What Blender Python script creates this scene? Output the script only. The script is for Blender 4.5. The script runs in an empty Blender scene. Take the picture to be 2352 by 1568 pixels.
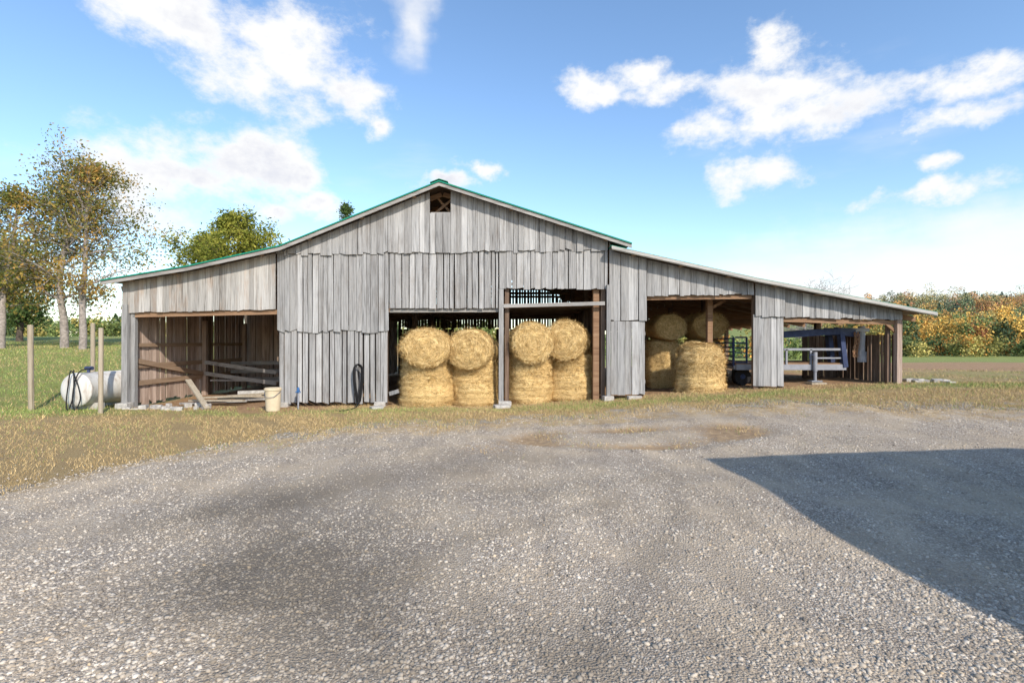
import bpy, math, random
import numpy as np
from mathutils import Vector, noise as mnoise, Matrix
random.seed(7); rng=np.random.default_rng(7)
sc=bpy.context.scene; COL=sc.collection
EYE=1.65; F=1176.0; D=13.0
def X(p,d=D): return (p-1176)/F*d
def Z(p,d=D): return EYE+(784-p)/F*d
# ---------------------------------------------------------------- materials
def mat_new(name):
    m=bpy.data.materials.new(name); m.use_nodes=True
    nt=m.node_tree; b=nt.nodes['Principled BSDF']; b.inputs['Roughness'].default_value=0.9
    b.inputs['Specular IOR Level'].default_value=0.12
    return m,nt,b
def N(nt,t,**k):
    n=nt.nodes.new(t)
    for a,v in k.items():
        if hasattr(n,a): setattr(n,a,v)
    return n
def L(nt,a,b): nt.links.new(a,b)
def setin(nt,sock,v):
    if isinstance(v,bpy.types.NodeSocket): nt.links.new(v,sock)
    else: sock.default_value=v
def M(nt,op,a,b=0.0,c=0.0,clamp=False):
    n=nt.nodes.new('ShaderNodeMath'); n.operation=op; n.use_clamp=clamp
    setin(nt,n.inputs[0],a); setin(nt,n.inputs[1],b)
    if op in('MULTIPLY_ADD','SMOOTH_MIN','SMOOTH_MAX'): setin(nt,n.inputs[2],c)
    return n.outputs[0]
def MR(nt,v,a,b,c=0.0,d=1.0,smooth=False):
    n=nt.nodes.new('ShaderNodeMapRange'); n.interpolation_type='SMOOTHSTEP' if smooth else 'LINEAR'
    setin(nt,n.inputs[0],v)
    for i,q in enumerate((a,b,c,d)): n.inputs[i+1].default_value=q
    return n.outputs[0]
def MIX(nt,f,a,b,blend='MIX'):
    n=nt.nodes.new('ShaderNodeMix'); n.data_type='RGBA'; n.blend_type=blend
    setin(nt,n.inputs[0],f)
    for s,v in((n.inputs[6],a),(n.inputs[7],b)):
        if isinstance(v,bpy.types.NodeSocket): nt.links.new(v,s)
        else: s.default_value=(*v,1)
    return n.outputs[2]
def NOISE(nt,vec,scale,detail=4,rough=0.55):
    n=nt.nodes.new('ShaderNodeTexNoise'); n.inputs['Scale'].default_value=scale
    n.inputs['Detail'].default_value=detail; n.inputs['Roughness'].default_value=rough
    if vec is not None: nt.links.new(vec,n.inputs['Vector'])
    return n.outputs[0]
def RAMP(nt,f,stops):
    n=nt.nodes.new('ShaderNodeValToRGB'); e=n.color_ramp.elements
    while len(e)<len(stops): e.new(0.5)
    for i,(p,c) in enumerate(stops): e[i].position=p; e[i].color=(*c,1)
    nt.links.new(f,n.inputs[0]); return n.outputs[0]
def BUMP(nt,b,h,strength,dist):
    n=nt.nodes.new('ShaderNodeBump'); n.inputs['Strength'].default_value=strength; n.inputs['Distance'].default_value=dist
    nt.links.new(h,n.inputs['Height']); nt.links.new(n.outputs[0],b.inputs['Normal'])
def POS(nt): return nt.nodes.new('ShaderNodeNewGeometry').outputs['Position']
def RND(nt): return nt.nodes.new('ShaderNodeNewGeometry').outputs['Random Per Island']
def MAPV(nt,vec,sc3,off=None):
    n=nt.nodes.new('ShaderNodeVectorMath'); n.operation='MULTIPLY'; nt.links.new(vec,n.inputs[0]); n.inputs[1].default_value=sc3
    o=n.outputs[0]
    if off is not None:
        a=nt.nodes.new('ShaderNodeVectorMath'); a.operation='ADD'; nt.links.new(o,a.inputs[0]); nt.links.new(off,a.inputs[1]); o=a.outputs[0]
    return o
def ATTR(nt,name,fac=True):
    n=nt.nodes.new('ShaderNodeAttribute'); n.attribute_name=name
    return n.outputs['Fac'] if fac else n.outputs['Color']
def wood(name,dark,mid,light,stain=(0.16,0.10,0.06),stain_amt=0.25,axis='z'):
    m,nt,b=mat_new(name); p=POS(nt); r=RND(nt)
    cm=nt.nodes.new('ShaderNodeCombineXYZ'); off=M(nt,'MULTIPLY',r,83.0)
    for i in range(3): nt.links.new(off,cm.inputs[i])
    s={'z':(60,60,1.6),'x':(1.3,40,44),'y':(40,1.3,44)}[axis]
    v=MAPV(nt,p,s,cm.outputs[0]); g=NOISE(nt,v,1.0,5,0.68)
    s2=tuple(q*0.2 for q in s); g2=NOISE(nt,MAPV(nt,p,s2,cm.outputs[0]),1.0,3)
    f=M(nt,'ADD',M(nt,'MULTIPLY',g,0.70),M(nt,'MULTIPLY',g2,0.30))
    f=M(nt,'ADD',f,M(nt,'MULTIPLY',M(nt,'SUBTRACT',r,0.5),0.10))
    c=RAMP(nt,f,[(0.33,dark),(0.46,mid),(0.68,light)])
    st=MR(nt,NOISE(nt,MAPV(nt,p,(3.6,3.6,0.8),cm.outputs[0]),1.0,5,0.7),0.50,0.72,0,stain_amt)
    c=MIX(nt,st,c,stain)
    r2=M(nt,'FRACT',M(nt,'MULTIPLY',r,17.3))
    c=MIX(nt,1.0,c,RAMP(nt,r2,[(0.0,(0.72,0.71,0.70)),(0.5,(0.91,0.905,0.90)),(1.0,(1.06,1.055,1.05))]),'MULTIPLY')
    L(nt,c,b.inputs['Base Color']); BUMP(nt,b,g,0.5,0.01); return m
m_wood=wood('weathered_gray_wood',(0.10,0.098,0.098),(0.305,0.305,0.308),(0.50,0.498,0.495),stain=(0.145,0.12,0.10),stain_amt=0.5)
m_woodb=wood('weathered_brown_gray_wood',(0.11,0.10,0.09),(0.335,0.325,0.31),(0.52,0.505,0.485),stain=(0.28,0.16,0.08),stain_amt=0.5)
m_woodh=wood('weathered_gray_rail_wood',(0.13,0.12,0.115),(0.34,0.33,0.32),(0.52,0.50,0.48),axis='x')
m_pale=wood('pale_weathered_trim',(0.28,0.28,0.27),(0.48,0.47,0.45),(0.62,0.61,0.58),axis='x',stain_amt=0.1)
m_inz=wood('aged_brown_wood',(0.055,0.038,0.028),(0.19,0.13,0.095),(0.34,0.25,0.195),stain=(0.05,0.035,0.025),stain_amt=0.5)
m_ing=wood('aged_gray_brown_wood',(0.12,0.085,0.065),(0.42,0.32,0.265),(0.64,0.52,0.445),stain=(0.20,0.12,0.08),stain_amt=0.6)
m_inx=wood('aged_brown_beam_wood',(0.10,0.06,0.04),(0.30,0.18,0.11),(0.46,0.31,0.20),axis='x')
m_iny=wood('aged_brown_purlin_wood',(0.13,0.08,0.055),(0.36,0.25,0.17),(0.52,0.39,0.29),axis='y')
m_post=wood('tan_treated_post_wood',(0.22,0.18,0.13),(0.43,0.37,0.28),(0.58,0.51,0.41))
def simple(name,col,rough=0.6,metal=0.0,var=0.25,scale=6.0,bump=0.0):
    m,nt,b=mat_new(name); p=POS(nt); n=NOISE(nt,p,scale,6,0.65)
    c=MIX(nt,MR(nt,n,0.3,0.7),tuple(q*(1-var) for q in col),tuple(min(1,q*(1+var)) for q in col))
    L(nt,c,b.inputs['Base Color']); b.inputs['Roughness'].default_value=rough; b.inputs['Metallic'].default_value=metal
    if bump: BUMP(nt,b,NOISE(nt,p,scale*8,4),bump,0.01)
    return m
m_green,nt,b=mat_new('green_painted_roof_metal'); ge=N(nt,'ShaderNodeNewGeometry'); sx=N(nt,'ShaderNodeSeparateXYZ'); L(nt,ge.outputs['True Normal'],sx.inputs[0])
L(nt,MIX(nt,M(nt,'LESS_THAN',sx.outputs[2],-0.5),(0.012,0.21,0.14),(0.13,0.095,0.07)),b.inputs['Base Color']); b.inputs['Roughness'].default_value=0.5
m_black=simple('black_rubber',(0.02,0.02,0.022),0.5)
m_steel=simple('dark_blue_painted_steel',(0.045,0.06,0.12),0.4,0.0,0.3)
m_gsteel=simple('gray_painted_steel',(0.26,0.27,0.30),0.45,0.0,0.2)
m_coup=simple('bare_steel',(0.45,0.46,0.48),0.45,0.0,0.2)
m_rust=simple('rusty_steel_chain',(0.40,0.23,0.13),0.7,0.1,0.4)
m_conc=simple('weathered_concrete',(0.42,0.40,0.37),0.95,0,0.3,14,0.5)
m_blue=simple('blue_painted_metal',(0.05,0.13,0.30),0.5)
m_cream=simple('cream_plastic',(0.56,0.47,0.33),0.5,0,0.12)
m_siding=simple('tan_metal_siding',(0.45,0.42,0.36),0.6)
m_tank,nt,b=mat_new('white_tank_paint'); p=POS(nt)
st=MR(nt,NOISE(nt,MAPV(nt,p,(7,7,1.6)),1.0,6,0.7),0.48,0.72,0,0.85)
L(nt,MIX(nt,st,(0.62,0.61,0.58),(0.30,0.22,0.16)),b.inputs['Base Color']); b.inputs['Roughness'].default_value=0.5
m_hay,nt,b=mat_new('golden_hay'); tc=N(nt,'ShaderNodeTexCoord'); o=tc.outputs['Object']; r=RND(nt)
n1=NOISE(nt,MAPV(nt,o,(5,5,60)),1.0,6,0.75); n2=NOISE(nt,o,2.4,5,0.65); n3=NOISE(nt,o,60,3,0.7)
f=M(nt,'ADD',M(nt,'MULTIPLY',n1,0.5),M(nt,'MULTIPLY',n3,0.5))
f=M(nt,'ADD',f,M(nt,'MULTIPLY',M(nt,'SUBTRACT',r,0.5),0.40))
c=RAMP(nt,f,[(0.30,(0.19,0.10,0.03)),(0.46,(0.62,0.40,0.15)),(0.66,(0.96,0.74,0.38))])
c=MIX(nt,MR(nt,n2,0.5,0.72,0,0.45),c,(0.40,0.25,0.10))
L(nt,c,b.inputs['Base Color']); BUMP(nt,b,M(nt,'ADD',n1,n3),0.9,0.03)
m_bark=simple('gray_tree_bark',(0.27,0.235,0.21),0.95,0,0.45,10,0.8)
m_twig=simple('pale_gray_twig_bark',(0.30,0.285,0.27),0.95,0,0.2,10)
m_barkd=simple('dark_tree_bark',(0.10,0.08,0.065),0.95,0,0.4,8,0.8)
def leafmat(name,stops):
    m,nt,b=mat_new(name); r=RND(nt); n=NOISE(nt,POS(nt),0.55,2)
    f=M(nt,'ADD',M(nt,'MULTIPLY',r,0.5),MR(nt,n,0.3,0.7,0,0.5))
    col=RAMP(nt,f,stops); L(nt,col,b.inputs['Base Color']); b.inputs['Roughness'].default_value=0.7
    tr=N(nt,'ShaderNodeBsdfTranslucent'); L(nt,col,tr.inputs[0])
    mx=N(nt,'ShaderNodeMixShader'); mx.inputs[0].default_value=0.35
    out=nt.nodes['Material Output']; L(nt,b.outputs[0],mx.inputs[1]); L(nt,tr.outputs[0],mx.inputs[2]); L(nt,mx.outputs[0],out.inputs[0])
    return m
m_leafA=leafmat('autumn_brown_green_leaves',[(0.1,(0.08,0.11,0.028)),(0.45,(0.22,0.22,0.06)),(0.7,(0.42,0.28,0.075)),(0.95,(0.54,0.30,0.09))])
m_leafB=leafmat('yellow_green_leaves',[(0.1,(0.08,0.11,0.02)),(0.5,(0.26,0.28,0.05)),(0.95,(0.50,0.44,0.09))])
m_leafC=leafmat('dark_green_leaves',[(0.1,(0.035,0.07,0.028)),(0.5,(0.085,0.14,0.045)),(0.95,(0.17,0.22,0.065))])
m_wd,nt,b=mat_new('mixed_autumn_foliage'); r=RND(nt)
L(nt,MIX(nt,1.0,ATTR(nt,'col',False),RAMP(nt,r,[(0,(0.6,0.6,0.6)),(1,(1.5,1.5,1.5))]),'MULTIPLY'),b.inputs['Base Color'])
# ---------------------------------------------------------------- mesh builder
class MB:
    def __init__(s): s.v=[]; s.f=[]
    def add(s,vs,fs):
        o=len(s.v); s.v+= [tuple(q) for q in vs]; s.f+=[tuple(i+o for i in f) for f in fs]
    def box(s,x0,x1,y0,y1,z0,z1):
        s.hexa([(x0,y0,z0),(x1,y0,z0),(x1,y1,z0),(x0,y1,z0),(x0,y0,z1),(x1,y0,z1),(x1,y1,z1),(x0,y1,z1)])
    def hexa(s,v): s.add(v,[(3,2,1,0),(4,5,6,7),(0,1,5,4),(1,2,6,5),(2,3,7,6),(3,0,4,7)])
    def beam(s,a,b,w,h):
        a=Vector(a); b=Vector(b); d=(b-a).normalized()
        u=Vector((0,0,1)) if abs(d.z)<0.9 else Vector((0,1,0))
        sx=d.cross(u).normalized()*w/2; sy=sx.cross(d).normalized()*h/2
        s.hexa([a-sx-sy,a+sx-sy,a+sx+sy,a-sx+sy,b-sx-sy,b+sx-sy,b+sx+sy,b-sx+sy])
    def tube(s,pts,rs,n=8,cap=True):
        pts=[Vector(p) for p in pts]
        if not hasattr(rs,'__len__'): rs=[rs]*len(pts)
        vs=[];fs=[]; up=None
        for i,p in enumerate(pts):
            d=(pts[min(i+1,len(pts)-1)]-pts[max(i-1,0)]).normalized()
            if up is None:
                up=Vector((0,0,1)) if abs(d.z)<0.9 else Vector((1,0,0))
            a=d.cross(up)
            if a.length<1e-4: a=d.cross(Vector((0.3,0.9,0.2)))
            a.normalize(); bb=a.cross(d).normalized(); up=bb
            for k in range(n):
                t=2*math.pi*k/n; vs.append(p+(a*math.cos(t)+bb*math.sin(t))*rs[i])
        for i in range(len(pts)-1):
            for k in range(n):
                k2=(k+1)%n; fs.append((i*n+k,i*n+k2,(i+1)*n+k2,(i+1)*n+k))
        if cap: fs.append(tuple(range(n))[::-1]); fs.append(tuple((len(pts)-1)*n+k for k in range(n)))
        s.add(vs,fs)
    def build(s,name,mat,parent=None,origin=None,smooth=False,**props):
        if origin is None:
            if parent is not None: origin=parent_origin[parent.name]
            else:
                a=np.array(s.v); origin=((a[:,0].min()+a[:,0].max())/2,(a[:,1].min()+a[:,1].max())/2,a[:,2].min())
        me=bpy.data.meshes.new(name); o=Vector(origin)
        me.from_pydata([tuple(Vector(q)-o) for q in s.v],[],s.f)
        me.materials.append(mat); me.update()
        if smooth: me.polygons.foreach_set('use_smooth',[True]*len(me.polygons))
        ob=bpy.data.objects.new(name,me); COL.objects.link(ob)
        if parent is not None:
            ob.parent=parent; ob.location=o-Vector(parent_origin[parent.name])
        else: ob.location=o
        parent_origin[ob.name]=tuple(o)
        for k,v in props.items(): ob[k]=v
        return ob
parent_origin={}
def empty(name,loc,**props):
    e=bpy.data.objects.new(name,None); e.empty_display_size=0.3; COL.objects.link(e); e.location=loc
    parent_origin[e.name]=tuple(loc)
    for k,v in props.items(): e[k]=v
    return e
def npmesh(name,V,faces_flat,nper,mat,attrs=None,cols=None,**props):
    me=bpy.data.meshes.new(name); V=np.asarray(V,np.float32); ff=np.asarray(faces_flat,np.int32).ravel(); nf=len(ff)//nper
    me.vertices.add(len(V)); me.vertices.foreach_set('co',V.ravel())
    me.loops.add(len(ff)); me.loops.foreach_set('vertex_index',ff)
    me.polygons.add(nf); me.polygons.foreach_set('loop_start',np.arange(0,nf*nper,nper,dtype=np.int32))
    me.update(calc_edges=True); me.validate()
    for k,a in (attrs or {}).items():
        at=me.attributes.new(k,'FLOAT','POINT'); at.data.foreach_set('value',np.asarray(a,np.float32).ravel())
    for k,a in (cols or {}).items():
        at=me.attributes.new(k,'FLOAT_COLOR','POINT'); at.data.foreach_set('color',np.asarray(a,np.float32).ravel())
    me.materials.append(mat)
    ob=bpy.data.objects.new(name,me); COL.objects.link(ob)
    for k,v in props.items(): ob[k]=v
    return ob
# ---------------------------------------------------------------- terrain
def sst(a,b,x):
    t=np.clip((np.asarray(x,float)-a)/(b-a),0,1); return t*t*(3-2*t)
PXS=[-40,-12,-9.8,-5,0,2.5,3.6,6.5,9.9,14,40]; PZS=[-0.05,-0.05,-0.05,-0.02,0.04,0.12,0.24,0.48,0.57,0.62,0.7]
YBX=[-14,-9,-7,-5.6,-5.35,-5.1,-4.7,-4.2,-2.3,0,2.5,5,8.7,14,40]; YBY=[2.2,3.3,4.3,5.2,6.0,6.9,8.0,8.9,9.8,10.6,11.0,10.5,9.4,9.2,9.2]
def wob(x): return 0.22*np.sin(x*2.3+1)+0.15*np.sin(x*5.9)+0.10*np.sin(x*13.1+2)+0.06*np.sin(x*29)
def yb(x): return np.interp(x,YBX,YBY)+wob(x)
def H(x,y,raw=False):
    x=np.asarray(x,float); y=np.asarray(y,float)
    h=np.interp(x,PXS,PZS)*sst(2.5,12.5,y)
    edge=np.where(y<27,0,1)*sst(28,45,y)
    wl=1-sst(-15+edge*3,-10.3+edge*8,x)
    h=h+wl*np.interp(y,[13,25,45,100,1500],[0,1.35,2.15,2.05,1.9])
    wr=sst(-6,8,x)
    h=h-wr*np.interp(y,[13,27,30,60,90,1500],[0,0.1,0.5,1.5,2.07,2.0])
    h=h+17.0*sst(120,260,y)*sst(55,190,x)
    h=h+0.02*np.sin(x*0.9+y*0.4)+0.015*np.sin(y*1.7-x*0.6)+0.008*np.sin(x*3.1+2*y)
    return h
def h1(x,y): return float(H(x,y))
def axis(lo,hi,flo,fhi,st):
    a=list(np.arange(flo,fhi+1e-6,st)); s=st; q=a[-1]
    while q<hi: s*=1.18; q+=s; a.append(q)
    s=st; q=a[0]; pre=[]
    while q>lo: s*=1.18; q-=s; pre.append(q)
    return np.array(pre[::-1]+a)
def grid(xs,ys):
    nx,ny=len(xs),len(ys); i=np.arange(nx-1)[None,:]+np.arange(ny-1)[:,None]*nx
    return np.stack([i,i+1,i+1+nx,i+nx],-1).reshape(-1,4)
xs=axis(-1500,1500,-16,16,0.25); ys=axis(-60,1800,-6,30,0.25)
XX,YY=np.meshgrid(xs,ys); ZZ=H(XX,YY)-0.04*sst(0.0,0.5,yb(XX)-YY)*(XX>-13)*(XX<28)*(YY>-9)
V=np.stack([XX.ravel(),YY.ravel(),ZZ.ravel()],-1)
x_,y_=V[:,0],V[:,1]
dirt=sst(12.3,13.1,y_)*(1-sst(27,28,y_))*sst(-10.2,-9.4,x_)*(1-sst(9.6,10.6,x_))
dirt=np.maximum(dirt,0.8*np.exp(-((x_+5.8)/1.6)**2-((y_-12.6)/0.7)**2))
dirt=np.maximum(dirt,0.85*sst(11,14,x_)*sst(17,20,y_)*(1-sst(34,42,y_)))
green=np.clip(0.75*sst(-8.5,-11,x_)*sst(9,14,y_)+0.85*sst(38,46,y_)+0.5*np.exp(-((y_-12.2)/0.6)**2)+0.4*sst(9,12,x_)*sst(10,12,y_)*(1-sst(17,19,y_)),0,1)
grv=0.7*sst(1.2,0.0,YY-yb(XX)).ravel()*(x_>-13)
m_gr,nt,b=mat_new('dry_grass_ground'); p=POS(nt)
n1=NOISE(nt,p,0.9,5,0.7); n2=NOISE(nt,p,14,5,0.7); n3=NOISE(nt,p,70,3,0.7); n4=NOISE(nt,p,3.2,5,0.7)
ga=ATTR(nt,'green'); da=ATTR(nt,'dirt')
gf=MR(nt,M(nt,'ADD',ga,M(nt,'MULTIPLY',M(nt,'SUBTRACT',M(nt,'ADD',M(nt,'MULTIPLY',n1,0.6),M(nt,'MULTIPLY',n2,0.4)),0.5),2.2)),0.25,0.75)
dry=RAMP(nt,n3,[(0.3,(0.21,0.135,0.06)),(0.5,(0.43,0.31,0.15)),(0.7,(0.60,0.46,0.26))])
grn=RAMP(nt,n3,[(0.3,(0.10,0.135,0.03)),(0.5,(0.24,0.29,0.08)),(0.7,(0.40,0.42,0.16))])
c=MIX(nt,gf,dry,grn)
c=MIX(nt,MR(nt,n4,0.52,0.62,0,0.5),c,(0.37,0.25,0.14))
c=MIX(nt,MR(nt,M(nt,'ADD',ATTR(nt,'grv'),M(nt,'MULTIPLY',M(nt,'SUBTRACT',n4,0.5),2.2)),0.35,0.6),c,RAMP(nt,n3,[(0.3,(0.22,0.19,0.15)),(0.7,(0.56,0.50,0.41))]))
dc=RAMP(nt,n2,[(0.3,(0.30,0.17,0.09)),(0.7,(0.55,0.37,0.22))])
c=MIX(nt,MR(nt,M(nt,'ADD',da,M(nt,'MULTIPLY',M(nt,'SUBTRACT',n2,0.5),0.8)),0.35,0.65),c,dc)
L(nt,c,b.inputs['Base Color']); BUMP(nt,b,M(nt,'ADD',n3,n2),0.9,0.045)
npmesh('ground',V,grid(xs,ys),4,m_gr,{'green':green,'dirt':dirt,'grv':grv},kind='structure')
def dark_patch(x,y):  # weight of soft darker patches and streaks on the gravel
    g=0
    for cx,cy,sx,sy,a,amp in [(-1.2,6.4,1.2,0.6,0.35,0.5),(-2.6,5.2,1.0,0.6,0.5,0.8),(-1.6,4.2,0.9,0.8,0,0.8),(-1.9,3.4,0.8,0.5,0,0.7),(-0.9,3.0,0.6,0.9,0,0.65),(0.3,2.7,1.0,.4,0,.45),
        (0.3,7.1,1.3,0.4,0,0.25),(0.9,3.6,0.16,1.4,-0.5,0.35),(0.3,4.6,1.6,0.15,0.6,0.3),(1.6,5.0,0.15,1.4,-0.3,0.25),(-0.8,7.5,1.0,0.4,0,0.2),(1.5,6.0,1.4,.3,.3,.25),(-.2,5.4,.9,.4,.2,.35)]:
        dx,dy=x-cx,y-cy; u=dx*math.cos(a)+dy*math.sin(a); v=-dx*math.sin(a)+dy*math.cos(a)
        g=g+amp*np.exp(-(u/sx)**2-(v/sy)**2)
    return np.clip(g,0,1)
def mud(x,y):
    r=np.sqrt(((x-2.0)/1.9)**2+((y-8.45)/0.75)**2)
    ring=np.exp(-((r-0.85)/0.32)**2)*(0.8+0.3*np.sin(x*3.3+1))
    return np.clip(ring+0.5*np.exp(-((x+0.3)/0.6)**2-((y-7.6)/0.5)**2)+0.6*np.exp(-((x-3.6)/0.6)**2-((y-8.4)/0.45)**2),0,1)
gxs=np.concatenate([np.arange(-13,13,0.06),np.arange(13,28,0.4)]); ts=np.linspace(0,1,220)
GX,T=np.meshgrid(gxs,ts); GY=-9+(yb(GX)+9)*T
def mudh(x,y): return -0.035*mud(x,y)+0.03*np.exp(-((np.sqrt(((x-2.0)/1.9)**2+((y-8.45)/0.75)**2)-1.35)/0.2)**2)+.007*np.sin(x*2.7+y*1.3)*np.sin(y*3.1-x)+.004*np.sin(x*9+y*4+2*np.sin(y*.8))
edgew=sst(2.4,0.0,yb(GX)-GY)
GZ=H(GX,GY)+0.018+mudh(GX,GY)-0.03*sst(0.3,0,yb(GX)-GY)
V=np.stack([GX.ravel(),GY.ravel(),GZ.ravel()],-1)
def tracks(nt,p):
    return NOISE(nt,MAPV(nt,p,(1.6,.45,1)),1.6,4,0.6)
m_gv,nt,b=mat_new('crushed_limestone_gravel'); p=POS(nt)
vo=N(nt,'ShaderNodeTexVoronoi'); vo.inputs['Scale'].default_value=70; L(nt,p,vo.inputs['Vector'])
sep=N(nt,'ShaderNodeSeparateColor'); L(nt,vo.outputs['Color'],sep.inputs[0])
c=RAMP(nt,sep.outputs[0],[(0,(0.27,0.225,0.18)),(0.45,(0.45,0.385,0.315)),(0.8,(0.57,0.50,0.415)),(1,(0.69,0.62,0.53))])
c=MIX(nt,MR(nt,vo.outputs['Distance'],0.3,0.7,0,0.6),c,(0.20,0.16,0.12))
n1=NOISE(nt,p,1.1,5,0.7); n2=NOISE(nt,p,9,5,0.7)
c=MIX(nt,MR(nt,n1,0.43,0.62,0,0.7),c,(0.50,0.41,0.30))
c=MIX(nt,MR(nt,M(nt,'ADD',ATTR(nt,'edge'),M(nt,'MULTIPLY',M(nt,'SUBTRACT',NOISE(nt,p,3.2,5,0.7),0.5),2.4)),0.5,0.95),c,RAMP(nt,n2,[(0.3,(0.32,0.23,0.13)),(0.7,(0.58,0.45,0.28))]))
c=MIX(nt,MR(nt,M(nt,'ADD',ATTR(nt,'mud'),M(nt,'MULTIPLY',M(nt,'SUBTRACT',n2,0.5),1.8)),0.3,0.9,0,.9),c,RAMP(nt,n2,[(0.3,(0.20,0.125,0.07)),(0.7,(0.54,0.39,0.23))]))
c=MIX(nt,1.0,c,RAMP(nt,tracks(nt,p),[(0.35,(0.84,0.83,0.82)),(0.65,(1.05,1.04,1.02))]),'MULTIPLY')
dd=MR(nt,M(nt,'MULTIPLY',ATTR(nt,'dark_patch'),MR(nt,n1,0.3,0.6,0.5,1.2)),0.05,0.95,0,0.75)
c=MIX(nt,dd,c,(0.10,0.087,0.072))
L(nt,c,b.inputs['Base Color']); BUMP(nt,b,M(nt,'MULTIPLY',vo.outputs['Distance'],-1.0),0.8,0.012)
npmesh('gravel_driveway',V,grid(gxs,ts),4,m_gv,{'dark_patch':dark_patch(V[:,0],V[:,1]),'mud':mud(V[:,0],V[:,1]),'edge':edgew},kind='structure')
def ico():
    t=(1+5**.5)/2; v=np.array([(-1,t,0),(1,t,0),(-1,-t,0),(1,-t,0),(0,-1,t),(0,1,t),(0,-1,-t),(0,1,-t),(t,0,-1),(t,0,1),(-t,0,-1),(-t,0,1)],float); v/=np.linalg.norm(v[0])
    f=np.array([(0,11,5),(0,5,1),(0,1,7),(0,7,10),(0,10,11),(1,5,9),(5,11,4),(11,10,2),(10,7,6),(7,1,8),(3,9,4),(3,4,2),(3,2,6),(3,6,8),(3,8,9),(4,9,5),(2,4,11),(6,2,10),(8,6,7),(9,8,1)]); return v,f
def octa():
    v=np.array([(1,0,0),(-1,0,0),(0,1,0),(0,-1,0),(0,0,1),(0,0,-1)],float)
    f=np.array([(0,2,4),(2,1,4),(1,3,4),(3,0,4),(2,0,5),(1,2,5),(3,1,5),(0,3,5)]); return v,f
nS=215000
SY=1.7*(12.2/1.7)**rng.random(nS); SX=(rng.random(nS)*2-1)*(SY*1.12+0.4)
over=SY-yb(SX)
dn=np.sin(SX*1.1+.5)*np.sin(SY*1.4+SX*.3)+.6*np.sin(SX*3.3+SY)*np.sin(SY*2.9)
k=((over<0)|(rng.random(nS)<np.exp(-over/0.45)*.6))&(rng.random(nS)>0.8*mud(SX,SY))&(rng.random(nS)<(0.35+0.65*sst(-.9,.5,dn)))
SX=SX[k];SY=SY[k]
def stones(x,y,base,rmin,rmax):
    bv,bf=base; n=len(x)
    r=rmin+(rmax-rmin)*rng.random(n)**3.4
    s=r[:,None]*(0.6+0.8*rng.random((n,3))); s[:,2]*=0.65
    P=bv[None]*(0.7+0.6*rng.random((n,len(bv),1)))*s[:,None,:]
    a=rng.random(n)*6.283; ca,sa=np.cos(a)[:,None],np.sin(a)[:,None]
    q=P.copy(); q[...,0]=P[...,0]*ca-P[...,1]*sa; q[...,1]=P[...,0]*sa+P[...,1]*ca
    tl=(rng.random((n,1))-0.5)*0.8; q[...,2]+=q[...,0]*tl
    z=H(x,y)+0.016+mudh(x,y)+r*0.1
    q+=np.stack([x,y,z],-1)[:,None,:]
    fc=bf[None]+(np.arange(n)*len(bv))[:,None,None]
    return q.reshape(-1,3),fc.reshape(-1,3),np.repeat(dark_patch(x,y),len(bv))
nr=SY<4.2
A=stones(SX[nr],SY[nr],ico(),0.0042,0.0165); B=stones(SX[~nr],SY[~nr],octa(),0.0065,0.018)
m_st,nt,b=mat_new('limestone_pebbles'); r=RND(nt); p=POS(nt)
c=RAMP(nt,r,[(0,(0.22,0.19,0.155)),(0.35,(0.40,0.35,0.29)),(0.75,(0.54,0.485,0.41)),(0.96,(0.69,0.63,0.55)),(1,(0.58,0.44,0.28))])
n1=NOISE(nt,p,1.1,4,0.7)
c=MIX(nt,MR(nt,n1,0.43,0.62,0,0.4),c,(0.48,0.395,0.295))
c=MIX(nt,1.0,c,RAMP(nt,tracks(nt,p),[(0.35,(0.84,0.83,0.82)),(0.65,(1.05,1.04,1.02))]),'MULTIPLY')
dd=MR(nt,M(nt,'MULTIPLY',ATTR(nt,'dark_patch'),MR(nt,n1,0.3,0.6,0.5,1.2)),0.05,0.95,0,0.70)
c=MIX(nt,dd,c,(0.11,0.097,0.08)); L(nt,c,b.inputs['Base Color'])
npmesh('gravel_stones',np.concatenate([A[0],B[0]]),np.concatenate([A[1],B[1]+len(A[0])]),3,m_st,{'dark_patch':np.concatenate([A[2],B[2]])},kind='stuff',label='loose crushed gray limestone gravel on the driveway',category='gravel')
def blades(n,fx,hmin,hmax,w):
    x,y=fx(n); n=len(x); h=hmin+(hmax-hmin)*rng.random(n)**2
    a=rng.random(n)*6.283; z=H(x,y)
    dx,dy=np.cos(a)*w,np.sin(a)*w; lx=(rng.random(n)-.5)*1.8*h; ly=(rng.random(n)-.5)*1.8*h
    P=np.stack([np.stack([x-dx,y-dy,z-0.01],-1),np.stack([x+dx,y+dy,z-0.01],-1),np.stack([x+lx,y+ly,z+h],-1)],1)
    return P.reshape(-1,3),x,y
def strip(n):
    x=rng.uniform(-14,16,n); t=rng.random(n); y0=yb(x)-1.6; y=y0+(13.3-y0)*t
    cl=np.sin(x*2.1+np.sin(y*3))*np.sin(y*2.7+x)+0.7*np.sin(x*7+y*5)+1.1*rng.random(n)
    k=(cl>-.2+1.1*sst(0,-1.5,y-yb(x)))&(np.abs(x)<y*1.1+0.5)&((y<12.9)|(np.abs(x+5.8)>1.2))&(rng.random(n)<.15+.85*sst(-1.6,0.5,y-yb(x)))
    return x[k],y[k]
def field(n):
    x=rng.uniform(-34,-10,n); y=rng.uniform(11,32,n); k=(np.abs(x)<y*1.1)&((x<-10.2)|(y<13)); return x[k],y[k]
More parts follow.
